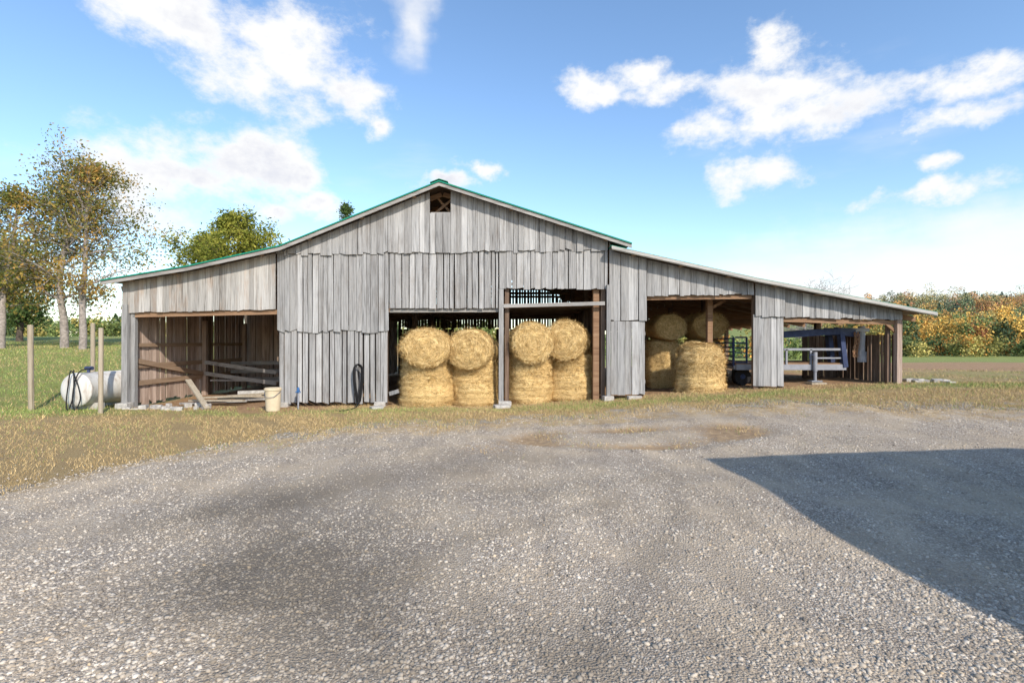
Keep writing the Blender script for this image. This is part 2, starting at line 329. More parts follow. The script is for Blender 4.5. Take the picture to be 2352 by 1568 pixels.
def fieldr(n):
    x=rng.uniform(10.5,30,n); y=rng.uniform(9,20,n); k=(np.abs(x)<y*1.1)&(np.sin(x*1.3+y)+rng.random(n)>0.3); return x[k],y[k]
def straw(n):
    x=rng.normal(1.8,2.2,n); y=8.6+rng.normal(0,.7,n); k=np.sin(x*4+y*2)+rng.random(n)>.7; return x[k],y[k]
def spill(n):
    x=rng.uniform(X(900),X(1700),n); y=12.6+rng.normal(0,.35,n); return x,y
Ps=[];Xs=[];Ys=[]
for f,n,a_,b_,w in((strip,170000,0.02,0.07,0.005),(field,60000,0.04,0.13,0.009),(fieldr,18000,0.03,0.10,0.007),(straw,4000,0.02,0.05,0.006),(spill,7000,.01,.04,.006)):
    P,x,y=blades(n,f,a_,b_,w); Ps.append(P);Xs.append(x);Ys.append(y)
nsp=len(Xs[-1]); P=np.concatenate(Ps);x=np.concatenate(Xs);y=np.concatenate(Ys)
gq=0.13+0.45*np.exp(-((y-12.2)/0.6)**2)+0.5*sst(-8.5,-11,x)*sst(9,14,y)+0.25*np.sin(x*1.1+y*0.7)*np.sin(y*0.9-x*.4); gq[-nsp:]=0
isg=(rng.random(len(x))<gq)[:,None]
dryc=np.array([0.60,0.44,0.22])*(0.45+0.7*rng.random((len(x),1))); grc=np.array([0.27,0.33,0.10])*(0.6+0.7*rng.random((len(x),1)))
cc=np.where(isg,grc,dryc); cc=np.concatenate([cc,np.ones((len(x),1))],1); cc=np.repeat(cc,3,0)
m_bl,nt,b=mat_new('grass_blades'); L(nt,ATTR(nt,'col',False),b.inputs['Base Color'])
npmesh('grass',P,np.arange(len(P)),3,m_bl,cols={'col':cc},kind='stuff',label='short dry tan and green grass tufts around the barn',category='grass')
# ---------------------------------------------------------------- barn
RD=12.62
prof=[(X(230,RD),Z(642,RD)),(X(430,RD),Z(609,RD)),(X(640,RD),Z(563,RD)),(X(1008,RD),Z(414,RD)),(X(1452,RD),Z(557,RD))]
profR=[(X(1405,RD),Z(563,RD)),(X(1740,RD),Z(638,RD)),(X(2153,RD),Z(716,RD))]
BACK=27.2
def roofz(x):
    xs1=[q[0] for q in prof]; zs1=[q[1] for q in prof]; xs2=[q[0] for q in profR]; zs2=[q[1] for q in profR]
    return float(np.interp(x,xs1,zs1)) if x<X(1400) else float(np.interp(x,xs2,zs2))
barn=empty('barn',(0,13,0.0),label='weathered gray wooden barn with green metal roof and open hay bays',category='barn')
def siding(x0,x1,top,bot,y,parent=barn,mat=m_wood,wmin=.11,wmax=.20,gap=(.003,.012),jag=.02,th=.025,skip=None,name='wall_siding',axis='x'):
    mb=MB(); x=x0
    while x<x1-0.02:
        w=min(random.uniform(wmin,wmax),x1-x)
        if x1-(x+w)<0.07: w=x1-x
        a,b_=x,x+w-random.uniform(*gap)
        tf=top if callable(top) else (lambda q:top); bf=bot if callable(bot) else (lambda q:bot)
        ta,tb=tf(a),tf(b_)
        if skip and skip[0]<(a+b_)/2<skip[1]: ta=tb=skip[2]
        j=random.uniform(-jag,jag); za,zb=bf(a)+j+random.uniform(-.012,.012),bf(b_)+j+random.uniform(-.012,.012)
        if random.random()<0.15: za+=random.uniform(0,jag*2)
        if random.random()<0.15: zb+=random.uniform(0,jag*2)
        o=random.uniform(-.010,.010); o2=o+random.uniform(-.012,.012); tl=random.uniform(-.006,.006); kk=random.uniform(-.018,.010)
        if axis=='x': 
            vv=[(a+tl,y+o+kk,za),(b_+tl,y+o2+kk,zb),(b_+tl,y+o2+th+kk,zb),(a+tl,y+o+th+kk,za),(a,y+o,ta),(b_,y+o2,tb),(b_,y+o2+th,tb),(a,y+o+th,ta)]
        else:
            vv=[(y+o,a+tl,za),(y+o2,b_+tl,zb),(y+o2+th,b_+tl,zb),(y+o+th,a+tl,za),(y+o,a,ta),(y+o2,b_,tb),(y+o2+th,b_,tb),(y+o+th,a,ta)]
        mb.hexa(vv); x+=w
    return mb.build(name,mat,parent)
rt=lambda x: roofz(x)-0.075
ln=lambda pa,za,pb,zb:(lambda x: Z(za)+(Z(zb)-Z(za))*(x-X(pa))/(X(pb)-X(pa)))
siding(X(282),X(633),rt,ln(282,718,633,711),13.0,mat=m_woodb,gap=(.001,.006),jag=.012)
siding(X(636),X(1396),rt,ln(636,586,1396,576),12.945,gap=(.003,.012),jag=.03,skip=(X(988),X(1038),Z(490)))
siding(X(637),X(893),Z(572),Z(762),12.985,gap=(.006,.026),jag=.035)
siding(X(641),X(891),Z(748),ln(640,926,891,924),13.03,gap=(.014,.045),jag=.03)
siding(X(895),X(1146),Z(572),Z(708),12.99,gap=(.014,.032),jag=.012)
siding(X(1147),X(1396),Z(572),Z(664),12.985,gap=(.004,.022),jag=.02)
siding(X(1399),X(1484),rt,Z(736),12.96,gap=(.003,.014),jag=.012)
siding(X(1486),X(1732),rt,ln(1486,680,1732,676),12.99,gap=(.002,.010),jag=.012)
siding(X(1734),X(1801),rt,Z(727),12.95,gap=(.002,.012),jag=.012)
siding(X(1730),X(1800),Z(722),Z(887),12.99,gap=(.003,.015),jag=.01)
siding(X(1803),X(2072),rt,ln(1803,728,2072,735),12.99,gap=(.002,.008),jag=.012)
door=siding(X(1403),X(1481),Z(738),Z(906),12.96,gap=(.003,.015),jag=.012,name='door')
for za,zb in((770,762),(880,872)):
    mb=MB(); mb.box(X(1401),X(1482),12.99,13.03,Z(za),Z(zb)); mb.build('door_brace',m_woodh,door)
def roofpart(a,b_,y0,y1,th=0.032):
    mb=MB(); mb.hexa([(a[0],y0,a[1]-th),(b_[0],y0,b_[1]-th),(b_[0],y1,b_[1]-th),(a[0],y1,a[1]-th),(a[0],y0,a[1]),(b_[0],y0,b_[1]),(b_[0],y1,b_[1]),(a[0],y1,a[1])])
    yy=y0+0.1
    while yy<y1:
        mb.hexa([(a[0],yy,a[1]+.001),(b_[0],yy,b_[1]+.001),(b_[0],yy+.05,b_[1]+.001),(a[0],yy+.05,a[1]+.001),(a[0],yy+.012,a[1]+.02),(b_[0],yy+.012,b_[1]+.02),(b_[0],yy+.038,b_[1]+.02),(a[0],yy+.038,a[1]+.02)]); yy+=0.3
    return mb.build('roof',m_green,barn)
allseg=[(prof[i],prof[i+1]) for i in range(4)]+[(profR[i],profR[i+1]) for i in range(2)]
for a,b_ in allseg: roofpart(a,b_,RD,BACK+0.4)
mb=MB(); pk=prof[3]
mb.hexa([(pk[0]-.22,RD-.01,pk[1]-.06),(pk[0],RD-.01,pk[1]+.026),(pk[0],BACK,pk[1]+.026),(pk[0]-.22,BACK,pk[1]-.06),(pk[0]-.22,RD-.01,pk[1]-.045),(pk[0],RD-.01,pk[1]+.041),(pk[0],BACK,pk[1]+.041),(pk[0]-.22,BACK,pk[1]-.045)])
mb.hexa([(pk[0],RD-.01,pk[1]+.026),(pk[0]+.22,RD-.01,pk[1]-.04),(pk[0]+.22,BACK,pk[1]-.04),(pk[0],BACK,pk[1]+.026),(pk[0],RD-.01,pk[1]+.041),(pk[0]+.22,RD-.01,pk[1]-.025),(pk[0]+.22,BACK,pk[1]-.025),(pk[0],BACK,pk[1]+.041)])
mb.build('ridge_cap',m_green,barn)
for i,(a,b_) in enumerate(allseg):
    mb=MB(); y=RD+0.03 if i<4 else RD-.012; hh=0.09
    t0_=-.035 if i<4 else -.012
    if i>=4: hh=.075
    mb.hexa([(a[0],y,a[1]+t0_-hh),(b_[0],y,b_[1]+t0_-hh),(b_[0],y+.03,b_[1]-.035-hh),(a[0],y+.03,a[1]-.035-hh),(a[0],y,a[1]+t0_),(b_[0],y,b_[1]+t0_),(b_[0],y+.01,b_[1]+t0_),(a[0],y+.01,a[1]+t0_)])
    mb.build('rake_board',m_woodh if i<4 else m_pale,barn)
for k_,yy in enumerate(np.arange(13.3,BACK,1.0)):
    for a,b_ in allseg:
        mb=MB(); mb.beam((a[0]+.02,yy,a[1]-.16),(b_[0]-.02,yy,b_[1]-.16),.05,.12); mb.build('rafter',m_inx,barn)
for a,b_ in allseg:
    n=max(2,int((b_[0]-a[0])/1.0))
    for i in range(n):
        t=(i+.5)/n; mb=MB(); xx=a[0]+(b_[0]-a[0])*t; zz=a[1]+(b_[1]-a[1])*t
        mb.beam((xx,RD+.07,zz-.075),(xx,BACK+.3,zz-.075),.09,.03); mb.build('purlin',m_iny,barn)
def post(x,y,z1,w=.14,mat=m_inz,z0=None,name='post'):
    mb=MB(); z0=h1(x,y)-.1 if z0 is None else z0
    mb.hexa([(x-w/2,y-w/2,z0),(x+w/2,y-w/2,z0),(x+w/2,y+w/2,z0),(x-w/2,y+w/2,z0),(x-w/2+.01,y-w/2,z1),(x+w/2+.005,y-w/2,z1),(x+w/2,y+w/2,z1),(x-w/2,y+w/2,z1)])
    return mb.build(name,mat,barn)
post(X(288),13.03,Z(700),.15,m_wood); post(X(300),13.12,Z(700),.11,m_wood)
post(X(640)+.08,13.16,Z(600),.14); post(X(887)-.06,13.14,Z(580),.13)
post(X(1151),12.99,Z(664),.12,m_wood); post(X(1164),13.14,Z(580),.11)
post(X(1371),13.2,Z(580),.15,m_inx); post(X(1396),12.93,Z(664)+.1,.10,m_wood); post(X(1386),13.12,Z(580),.1)
post(X(1478)-.05,13.1,Z(700),.13)
post(X(1660),13.9,roofz(5.4)-.2,.14,m_inx); post(X(1738),13.1,Z(660),.12)
post(X(1796),13.1,Z(700),.12); post(X(2066),13.06,Z(728),.13,m_ing); post(X(2052),13.2,Z(728),.08,m_inz)
for yy in (16.5,20,23.5,27.0):
    for px in (290,640,893,1158,1390,1735,2066):
        xx=X(px); post(xx,yy,roofz(xx)-.22,.14)
def beam(a,b_,w=.09,h=.16,mat=m_inx,name='beam'):
    mb=MB(); mb.beam(a,b_,w,h); return mb.build(name,mat,barn)
beam((X(300),13.09,Z(723)),(X(634),13.09,Z(716)),.05,.12); beam((X(893),13.1,Z(713)),(X(1146),13.1,Z(712)),.05,.09,m_woodh)
beam((X(1156),12.93,Z(703)),(X(1388),12.93,Z(697)),.04,.09,m_woodh,'gate_rail')
beam((X(1486),13.1,Z(684)),(X(1730),13.1,Z(681)),.05,.1); beam((X(1803),13.1,Z(734)),(X(2066),13.1,Z(741)),.06,.11)
beam((X(1660),13.9,Z(705)),(X(1700),13.9,Z(682)),.06,.08,name='brace'); beam((X(2066),13.09,Z(765)),(X(2040),13.09,Z(742)),.05,.07,name='brace')
beam((X(990),13.0,Z(490)),(X(1037),13.0,Z(490)),.03,.05,m_woodh,'vent_sill')
beam((X(992),13.3,Z(486)),(X(1034),13.3,Z(452)),.03,.06,name='brace'); beam((X(1036),13.35,Z(486)),(X(1000),13.35,Z(446)),.03,.06,name='brace')
for yy in (15.2,16.5,18.3,20,21.8,23.5):
    beam((X(640),yy,2.62+.1*random.random()),(X(1392),yy,2.66+.1*random.random()),.08,.12)
    beam((X(640),yy,3.7),(X(1392),yy,3.7),.07,.1)
for yy in (16.5,20,23.5): 
    beam((X(285),yy,roofz(-9.3)-.3),(X(640),yy,roofz(-9.3)-.3),.06,.14); beam((X(1396),yy,2.3),(X(2066),yy,2.3),.06,.14)
for xx in (X(640),X(893),X(1158),X(1390)): beam((xx,13.3,2.75),(xx,27,2.75),.1,.14,m_iny)
siding(13.15,18.8,lambda q:roofz(-9.8)-.15,lambda q:.0,X(284),mat=m_ing,axis='y',gap=(.008,.03),jag=.05)
siding(X(290),X(640),lambda q:roofz(q)-.15,lambda q:.0,18.9,mat=m_ing,gap=(.008,.03),jag=.05)
siding(13.3,26.9,3.6,.05,X(640)-.1,mat=m_ing,axis='y',gap=(.01,.04),jag=.04)
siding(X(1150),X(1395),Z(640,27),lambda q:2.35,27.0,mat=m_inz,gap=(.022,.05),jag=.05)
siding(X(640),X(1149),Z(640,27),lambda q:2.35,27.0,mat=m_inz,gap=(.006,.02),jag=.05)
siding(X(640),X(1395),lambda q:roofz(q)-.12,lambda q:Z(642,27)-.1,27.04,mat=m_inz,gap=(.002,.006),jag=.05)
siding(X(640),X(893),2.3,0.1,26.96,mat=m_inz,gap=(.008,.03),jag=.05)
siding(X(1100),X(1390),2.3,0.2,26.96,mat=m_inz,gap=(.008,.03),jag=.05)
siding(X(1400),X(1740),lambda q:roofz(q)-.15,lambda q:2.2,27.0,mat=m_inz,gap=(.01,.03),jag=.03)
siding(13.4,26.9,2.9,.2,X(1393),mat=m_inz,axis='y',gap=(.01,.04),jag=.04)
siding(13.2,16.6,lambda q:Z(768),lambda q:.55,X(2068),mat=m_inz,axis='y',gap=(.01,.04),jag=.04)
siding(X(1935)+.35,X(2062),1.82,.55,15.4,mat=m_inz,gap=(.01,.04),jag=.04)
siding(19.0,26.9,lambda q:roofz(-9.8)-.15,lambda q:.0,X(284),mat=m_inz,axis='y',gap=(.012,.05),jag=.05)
for z,t in((0.55,.13),(1.0,.12),(1.55,.10)): beam((X(284)+.08,13.2,z+.05*random.random()),(X(284)+.08,18.8,z),.035,t,m_iny,'rail')
beam((X(284)+.12,13.3,1.15),(X(284)+.12,16.2,.62),.035,.13,m_iny,'rail')
post(X(284)+.14,16.2,2.3,.13,m_ing); post(X(284)+.14,18.6,2.3,.13,m_ing); post(-7.2,18.8,2.6,.13,m_ing)
for z in(.35,.62,.9): beam((X(284)+.2,17.6,z),(X(640)-.3,17.7,z+.04),.04,.12,m_woodh,'rail')
for z in(.4,.75): beam((X(284)+.2,16.1,z+.25),(-7.6,16.5,z-.1),.04,.12,m_woodh,'rail')
beam((X(284)+.3,16.3,.42),(-7.2,16.6,.38),.2,.05,m_woodh,'feed_shelf')
beam((X(640)-.15,13.3,1.2),(X(640)-.15,18.8,1.2),.04,.12,m_iny,'rail')
# ---------------------------------------------------------------- hay bales
def bale_data(seed,R=.6,Hh=1.16,fz=8500,endt=.08):
    r_=random.Random(seed); nth,nz=72,26; vs=[];fs=[]
    def disp(t,z,r): 
        q=Vector((math.cos(t)*r*2.2+seed*7,math.sin(t)*r*2.2,z*3.2)); q2=Vector((math.cos(t)*9+seed,math.sin(t)*9,z*22))
        return .08*mnoise.noise(q)+.028*mnoise.noise(q2)
    for j in range(nz+1):
        z=Hh*j/nz; e=min(j,nz-j)/nz; ro=R*(1-endt*max(0,1-e*6)**2)+.012*math.sin(z*42+seed)
        sag=.025*math.cos(z*2.6)
        for i in range(nth):
            t=2*math.pi*i/nth; rr=ro+disp(t,z,R)+sag; vs.append((rr*math.cos(t),rr*math.sin(t),z))
    for j in range(nz):
        for i in range(nth): i2=(i+1)%nth; fs.append((j*nth+i,j*nth+i2,(j+1)*nth+i2,(j+1)*nth+i))
    for side in(0,1):
        prev=[(nz*nth if side else 0)+i for i in range(nth)]; zz=Hh if side else 0; sg=1 if side else -1
        K=20
        for k in range(1,K):
            f=1-k/K; cur=[]
            for i in range(nth):
                t=2*math.pi*i/nth; rr=R*.92*f
                z=zz+sg*(.10*(1-f*f)+.009*math.sin(rr*62+t)+.06*mnoise.noise(Vector((rr*math.cos(t)*6+seed,rr*math.sin(t)*6,side))))
                cur.append(len(vs)); vs.append((rr*math.cos(t),rr*math.sin(t),z))
            for i in range(nth):
                i2=(i+1)%nth; q=(prev[i],prev[i2],cur[i2],cur[i]); fs.append(q if side else q[::-1])
            prev=cur
        c=len(vs); vs.append((0,0,zz+sg*.10))
        for i in range(nth): i2=(i+1)%nth; q=(prev[i],prev[i2],c); fs.append(q if side else q[::-1])
    for k in range(fz):
        if r_.random()<.65:
            t=r_.random()*6.283; z=Hh*r_.random(); rr=R+disp(t,z,R)+r_.uniform(.0,.01)
            p=Vector((rr*math.cos(t),rr*math.sin(t),z)); tan=Vector((-math.sin(t),math.cos(t),0)); out=Vector((math.cos(t),math.sin(t),0)); up=Vector((0,0,1))
            d=tan*r_.uniform(-1,1)+up*r_.gauss(0,.5)+out*r_.uniform(-.02,.3)
        else:
            t=r_.random()*6.283; f=r_.random()**.5*.97; s=1 if r_.random()<.6 else -1
            p=Vector((R*f*math.cos(t),R*f*math.sin(t),(Hh if s>0 else 0)+s*(.10*(1-f*f)+.012))); tan=Vector((-math.sin(t),math.cos(t),0)); out=Vector((0,0,s)); up=Vector((math.cos(t),math.sin(t),0))
            d=tan*r_.choice((-1,1))+up*r_.gauss(0,.7)+out*r_.uniform(0,.35)
        d.normalize(); l=r_.uniform(.05,.17); w=(d.cross(out) if d.cross(out).length>.01 else up).normalized()*.0045
        o=len(vs); vs+= [tuple(p-w),tuple(p+w),tuple(p+d*l+out*.004)]; fs.append((o,o+1,o+2))
    me=bpy.data.meshes.new('hay_bale'); me.from_pydata(vs,[],fs); me.materials.append(m_hay); me.polygons.foreach_set('use_smooth',[True]*len(me.polygons)); me.update(); return me
bm=[bale_data(s,.6,1.16) for s in(1,2,3,4)]
def bale_loose():
    me=bale_data(6,.60,1.1,14000); me.name='hay_bale'
    for v in me.vertices:
        z=v.co.z/1.1; k=1.10-.16*z+.08*mnoise.noise(Vector((v.co.x*3,v.co.y*3,v.co.z*3)))
        v.co.x*=k; v.co.y*=k; v.co.z+=.08*mnoise.noise(Vector((v.co.x*2.5,v.co.y*2.5,4)))*z
    return me
bl=bale_loose()
def bale(x,y,z,me,upright=True,sc3=(1,1,1),rz=0,lab='round golden hay bale standing on end in a barn bay'):
    ob=bpy.data.objects.new('hay_bale',me); COL.objects.link(ob); ob.scale=sc3
    if upright: ob.rotation_euler=(random.uniform(-.02,.02),random.uniform(-.02,.02),rz); ob.location=(x,y,z)
    else: ob.rotation_euler=(math.radians(90+random.uniform(-3,3)),0,rz); ob.location=(x,y+.58,z)
    ob['label']=lab; ob['category']='hay bale'; ob['group']='round hay bales stored in the barn'
    return ob
LT='round hay bale lying on top of another with spiral end showing'
def stack(px0,px1,pyb,pym,pyt,d,m1,m2,rz2=0.0,sink=.30):
    px=(px0+px1)/2; w=(px1-px0)*(d+.35)/F; s=w/1.19; zm=Z(pym,d); zt=Z(pyt,d+.3)
    xc=X(px,d+.35); yc=d+.6*s; g=h1(xc,yc); hb=zm-g+.10
    bale(xc,yc,g-.02,bm[m1],True,(s*1.03,s*1.03,hb/1.22),random.random()*6)
    r=(zt-(g+hb-sink))/2; s2=r/.61
    bale(xc+.01,d+.30,g+hb-sink+r,bm[m2],False,(s*.92,s2,.92),rz2,LT)
stack(920,1038,936,830,756,12.8,0,1,.06)
stack(1034,1145,935,830,757,13.0,2,3,-.12)
stack(1166,1268,918,820,741,13.1,1,0,.05)
stack(1262,1362,911,816,738,13.35,3,2,-.2)
stack(1488,1566,888,786,724,15.0,0,3,0,.06); stack(1574,1658,884,786,720,15.0,1,2,0,.06)
d=12.9; g=h1(X(1609),13.8)
bale(X(1611,13.4),d+.62,g-.02,bl,True,(.95,.95,1.08),1.0,'loose shaggy single hay bale standing on end at the bay mouth')
for (px,d,mm) in((965,14.6,1),(1065,14.8,0),(1195,14.8,2),(1300,14.9,3),(1015,16.4,2),(1240,16.4,0)):
    g=h1(X(px,d),d); bale(X(px,d),d+.6,g,bm[mm],True,(1,1,.92),random.random()*6); bale(X(px,d),d,g+1.03+.42,bm[(mm+1)%4],False,(1,.84,1),.1,LT)
# ---------------------------------------------------------------- tank
tx,ty=-10.62,12.45; g=h1(tx,ty+.5); R=.41; zc=g+.10+R
tank=empty('fuel_tank',(tx,ty,g),label='old white cylindrical farm fuel tank lying on its side',category='tank')
dirv=Vector((.10,1,0)).normalized()
c0=Vector((tx,ty,zc)); Lk=1.55
prf=[(-.07,.001),(-.065,R*.35),(-.045,R*.68),(-.02,R*.88),(0,R*.97),(.02,R),(.03,R*1.015),(.05,R*1.015),(.06,R),(Lk*.5,R),(Lk-.06,R),(Lk-.05,R*1.015),(Lk-.03,R*1.015),(Lk,R*.97),(Lk+.03,R*.8),(Lk+.06,R*.3),(Lk+.065,.001)]
mb=MB(); mb.tube([c0+dirv*a for a,_ in prf],[r for _,r in prf],40); mb.build('tank_shell',m_tank,tank,smooth=True)
for t in(.3,1.2):
    mb=MB(); q=c0+dirv*t; mb.box(q.x-.4,q.x+.4,q.y-.06,q.y+.06,g-.06,g+.17); mb.build('cradle',m_conc,tank)
mb=MB(); q=c0+dirv*.35; mb.tube([q+Vector((0,0,R-.02)),q+Vector((0,0,R+.12))],.035,10); mb.tube([q+Vector((-.07,0,R+.1)),q+Vector((.1,0,R+.1))],.05,10); mb.build('pump',m_steel,tank)
mb=MB(); q=c0+dirv*.3
def hose(pts,r,mbx,n=8,sub=6):
    pts=[Vector(p) for p in pts]; out=[]
    for i in range(len(pts)-1):
        p0=pts[max(i-1,0)];p1=pts[i];p2=pts[i+1];p3=pts[min(i+2,len(pts)-1)]
        for k in range(sub):
            t=k/sub; out.append(.5*((2*p1)+(p2-p0)*t+(2*p0-5*p1+4*p2-p3)*t*t+(-p0+3*p1-3*p2+p3)*t**3))
    out.append(pts[-1]); mbx.tube(out,r,n)
f=c0+Vector((0,-.1,0))
hose([q+Vector((.1,0,R+.1)),f+Vector((.22,-.02,R+.05)),f+Vector((.12,-.05,.2)),f+Vector((.06,-.05,-.2)),f+Vector((.14,-.08,-.46)),f+Vector((.25,-.05,-.2)),f+Vector((.16,-.04,.2)),f+Vector((.02,-.04,R+.06)),f+Vector((-.03,-.06,.15)),f+Vector((-.08,-.06,-.3)),f+Vector((0,-.1,-.47)),f+Vector((.09,-.06,-.1)),f+Vector((.05,0,R+.08))],.014,mb)
mb.build('hose',m_black,tank,smooth=True)
def fpost(x,y,top,r,lab):
    mb=MB(); g=h1(x,y); lean=random.uniform(-.02,.02)
    mb.tube([(x,y,g-.1),(x+lean,y,g+.8),(x+lean*2,y,top-.02),(x+lean*2,y,top)],[r,r*.97,r*.95,r*.8],12); mb.build('fence_post',m_post,None,label=lab,category='fence post',group='wooden fence posts beside the barn')
fpost(X(72,12.6),12.6,Z(746,12.6),.062,'tall round tan wooden fence post standing in grass')
fpost(X(231,11.9),11.9,Z(753,11.9),.052,'round tan wooden fence post in front of the white tank')
fpost(X(213,15.2),15.2,Z(742,15.2),.06,'round weathered fence post behind the white tank')
fpost(X(232,15.8),15.8,Z(760,15.8),.055,'round weathered fence post behind the white tank')
bx,by=X(627,12.4),12.4; g=h1(bx,by)
bk=empty('bucket',(bx,by,g),label='cream plastic drum with lid beside the barn corner',category='bucket')
mb=MB(); mb.tube([(bx,by,g),(bx,by,g+.02),(bx,by,g+.50)],[.15,.16,.18],28); mb.build('drum_body',m_cream,bk)
mb=MB(); mb.tube([(bx,by,g+.50),(bx,by,g+.505),(bx,by,g+.55),(bx,by,g+.57)],[.17,.2,.2,.17],28); mb.build('lid',m_cream,bk)
mb=MB(); hose([(bx-.19,by-.02,g+.47),(bx-.1,by-.19,g+.36),(bx+.1,by-.19,g+.36),(bx+.19,by-.02,g+.47)],.006,mb,6); mb.build('handle',m_steel,bk)
x,y=X(685,12.65),12.65; g=h1(x,y); hy=empty('water_hydrant',(x,y,g),label='blue topped yard hydrant against gray barn boards',category='hydrant')
mb=MB(); mb.tube([(x,y,g-.05),(x,y,g+.42)],.02,10); mb.build('standpipe',m_gsteel,hy)
mb=MB(); mb.tube([(x,y,g+.40),(x,y,g+.50),(x,y,g+.54)],[.028,.034,.016],12); mb.tube([(x,y-.01,g+.46),(x-.02,y-.10,g+.42)],.015,8); mb.beam((x,y,g+.53),(x+.05,y+.02,g+.40),.012,.025); mb.build('hydrant_head',m_blue,hy)
mb=MB(); x,y=X(824,12.9),12.88; zt=Z(836,12.9); zb=Z(930,12.9); pts=[]
for k in range(4):
    o=k*.022-.03; dz=random.uniform(-.06,.04)
    pts+=[(x+o*.6,y-.03-k*.015,zt+dz*.3),(x+.10+o,y-.03-k*.015,zt-.12),(x+.085+o,y-.02-k*.015,(zt+zb)/2),(x+.02+o,y-.03-k*.015,zb+dz+.06),(x-.08+o,y-.03-k*.015,(zt+zb)/2),(x-.09+o,y-.03-k*.015,zt-.12)]
pts+=[(x-.02,y-.1,zt-.02),(x+.04,y-.1,zt-.5),(x+.03,y-.15,zb+.05),(x-.03,y-.45,h1(x,y-.45)+.015),(x-.15,y-.7,h1(x-.15,y-.7)+.015),(x-.35,y-.65,h1(x-.35,y-.65)+.012)]
hose(pts,.012,mb); mb.build('garden_hose',m_black,None,smooth=True,label='black garden hose coiled on a barn board',category='hose')
def block(x,y,sx,sy,sz,rz,lab='broken pale concrete block lying beside the barn',cat='concrete block',mat=m_conc,dz=0,name='concrete_block'):
    mb=MB(); g=h1(x,y)+dz; c,s=math.cos(rz),math.sin(rz); vs=[]
    for zz in(0,sz):
        for a,b_ in((-1,-1),(1,-1),(1,1),(-1,1)):
            px=a*sx/2*random.uniform(.88,1.05); py=b_*sy/2*random.uniform(.88,1.05); vs.append((x+px*c-py*s,y+px*s+py*c,g-.02+zz*random.uniform(.9,1.05)))
    mb.hexa(vs); ob=mb.build(name,mat,None,label=lab,category=cat,group='rubble beside the barn')
    bv=ob.modifiers.new('b','BEVEL'); bv.width=.012; bv.segments=2
for i in range(16):
    block(X(306+i*11+random.uniform(-6,6),12.8),12.8+random.uniform(-.3,.45),random.uniform(.08,.26),random.uniform(.08,.2),random.uniform(.05,.15),random.random()*3)
block(X(296),12.85,.3,.3,.16,.1)
for px in(648,872): block(X(px),13.08,.3,.25,.14,.05)
block(X(1153),12.6,.4,.28,.1,.3); block(X(1160),12.9,.34,.2,.15,0); block(X(1395),12.97,.25,.3,.14,.1); block(X(1453),12.85,.34,.2,.10,.1)
block(X(877),12.5,.3,.25,.08,.5)
for i in range(9): block(X(2090+i*9,13.6),13.4+random.uniform(-.4,.4),random.uniform(.2,.5),.2,random.uniform(.05,.12),random.random()*2,lab='gray weathered stone slab piled by the barn post',cat='stone',name='stone_slab')
def plank(a,b_,w,h,lab,mat=m_post):
    mb=MB(); mb.beam(a,b_,w,h); mb.build('wooden_plank',mat,None,label=lab,category='plank',group='loose planks by the barn')
plank((X(476,12.7),12.7,h1(-7.5,12.7)+.02),(X(432,13.3),13.3,Z(872,13.3)),.13,.04,'pale wooden plank leaning beside rubble')
for i in range(12): plank((X(390+i*15),13.4+.14*i,.03+.06*(i%3)),(X(530+i*11),13.5+.25*i+random.uniform(-.4,.4),.05+.06*(i%3)),.12,.04,'loose board lying on the dirt floor of the open shed',m_post if i%3 else m_woodh)
plank((X(470),14.6,.15),(X(615),14.9,.18),.10,.18,'pale beam lying inside the open shed',m_conc)
plank((X(893),13.1,Z(905)),(X(915),13.0,Z(898)),.05,.1,'short board between siding and bale',m_wood)
# ---------------------------------------------------------------- trailer
t0=13.75
def TX(p): return X(p,t0)
def TZ(p): return Z(p,t0)
g=h1(8,15)
tr=empty('gooseneck_trailer',(8,15,g),label='gray and dark blue gooseneck trailer parked under the barn lean-to',category='trailer')
def tb(name,mat,beams,tubes=()):
    mb=MB()
    for a,b_,w,h in beams: mb.beam(a,b_,w,h)
    for p_,r in tubes: mb.tube(p_,r,12)
    return mb.build(name,mat,tr)
xa,xb=TX(1690),TX(1942); zd=TZ(843)
tb('deck_frame',m_gsteel,[((xa,t0,zd),(xb,t0,zd),.07,.15),((xa,t0+2.1,zd),(xb,t0+2.1,zd),.07,.14)]+[((xa+(xb-xa)*k/6,t0+.04,zd-.01),(xa+(xb-xa)*k/6,t0+2.06,zd-.01),.07,.1) for k in range(7)])
tb('deck',m_inx,[((xa,t0+.1+.2*k,zd+.09),(xb,t0+.1+.2*k,zd+.09),.18,.035) for k in range(10)])
tb('front_rail',m_gsteel,[((TX(1800),t0,TZ(802)),(xb,t0,TZ(802)),.05,.06)]+[((q,t0,zd+.08),(q,t0,TZ(802)),.05,.05) for q in(TX(1806),TX(1862),xb)]+[((xb,t0,TZ(802)),(xb,t0+2.1,TZ(802)),.05,.05),((TX(1862),t0,TZ(822)),(xb,t0,TZ(822)),.03,.04)])
for yy in(t0+.02,t0+.55):
    tb('gooseneck_beam',m_steel,[((xb-1.9,yy,TZ(770)),(TX(1930),yy,TZ(760)),.10,.17),((xb-.02,yy,zd),(xb-.12,yy,TZ(766)),.12,.16),((xb-1.8,yy,zd),(xb-1.8,yy,TZ(770)),.08,.14),((TX(1920),yy,TZ(760)),(TX(1985),t0+.25,TZ(766)),.12,.2)])
tb('coupler',m_coup,[((TX(1962),t0+.25,TZ(757)),(TX(2006),t0+.25,TZ(757)),.2,.10)],[([(TX(1994),t0+.25,TZ(748)),(TX(1994),t0+.25,TZ(815))],.08),([(TX(1994),t0+.25,TZ(808)),(TX(1994),t0+.25,TZ(832))],.11)])
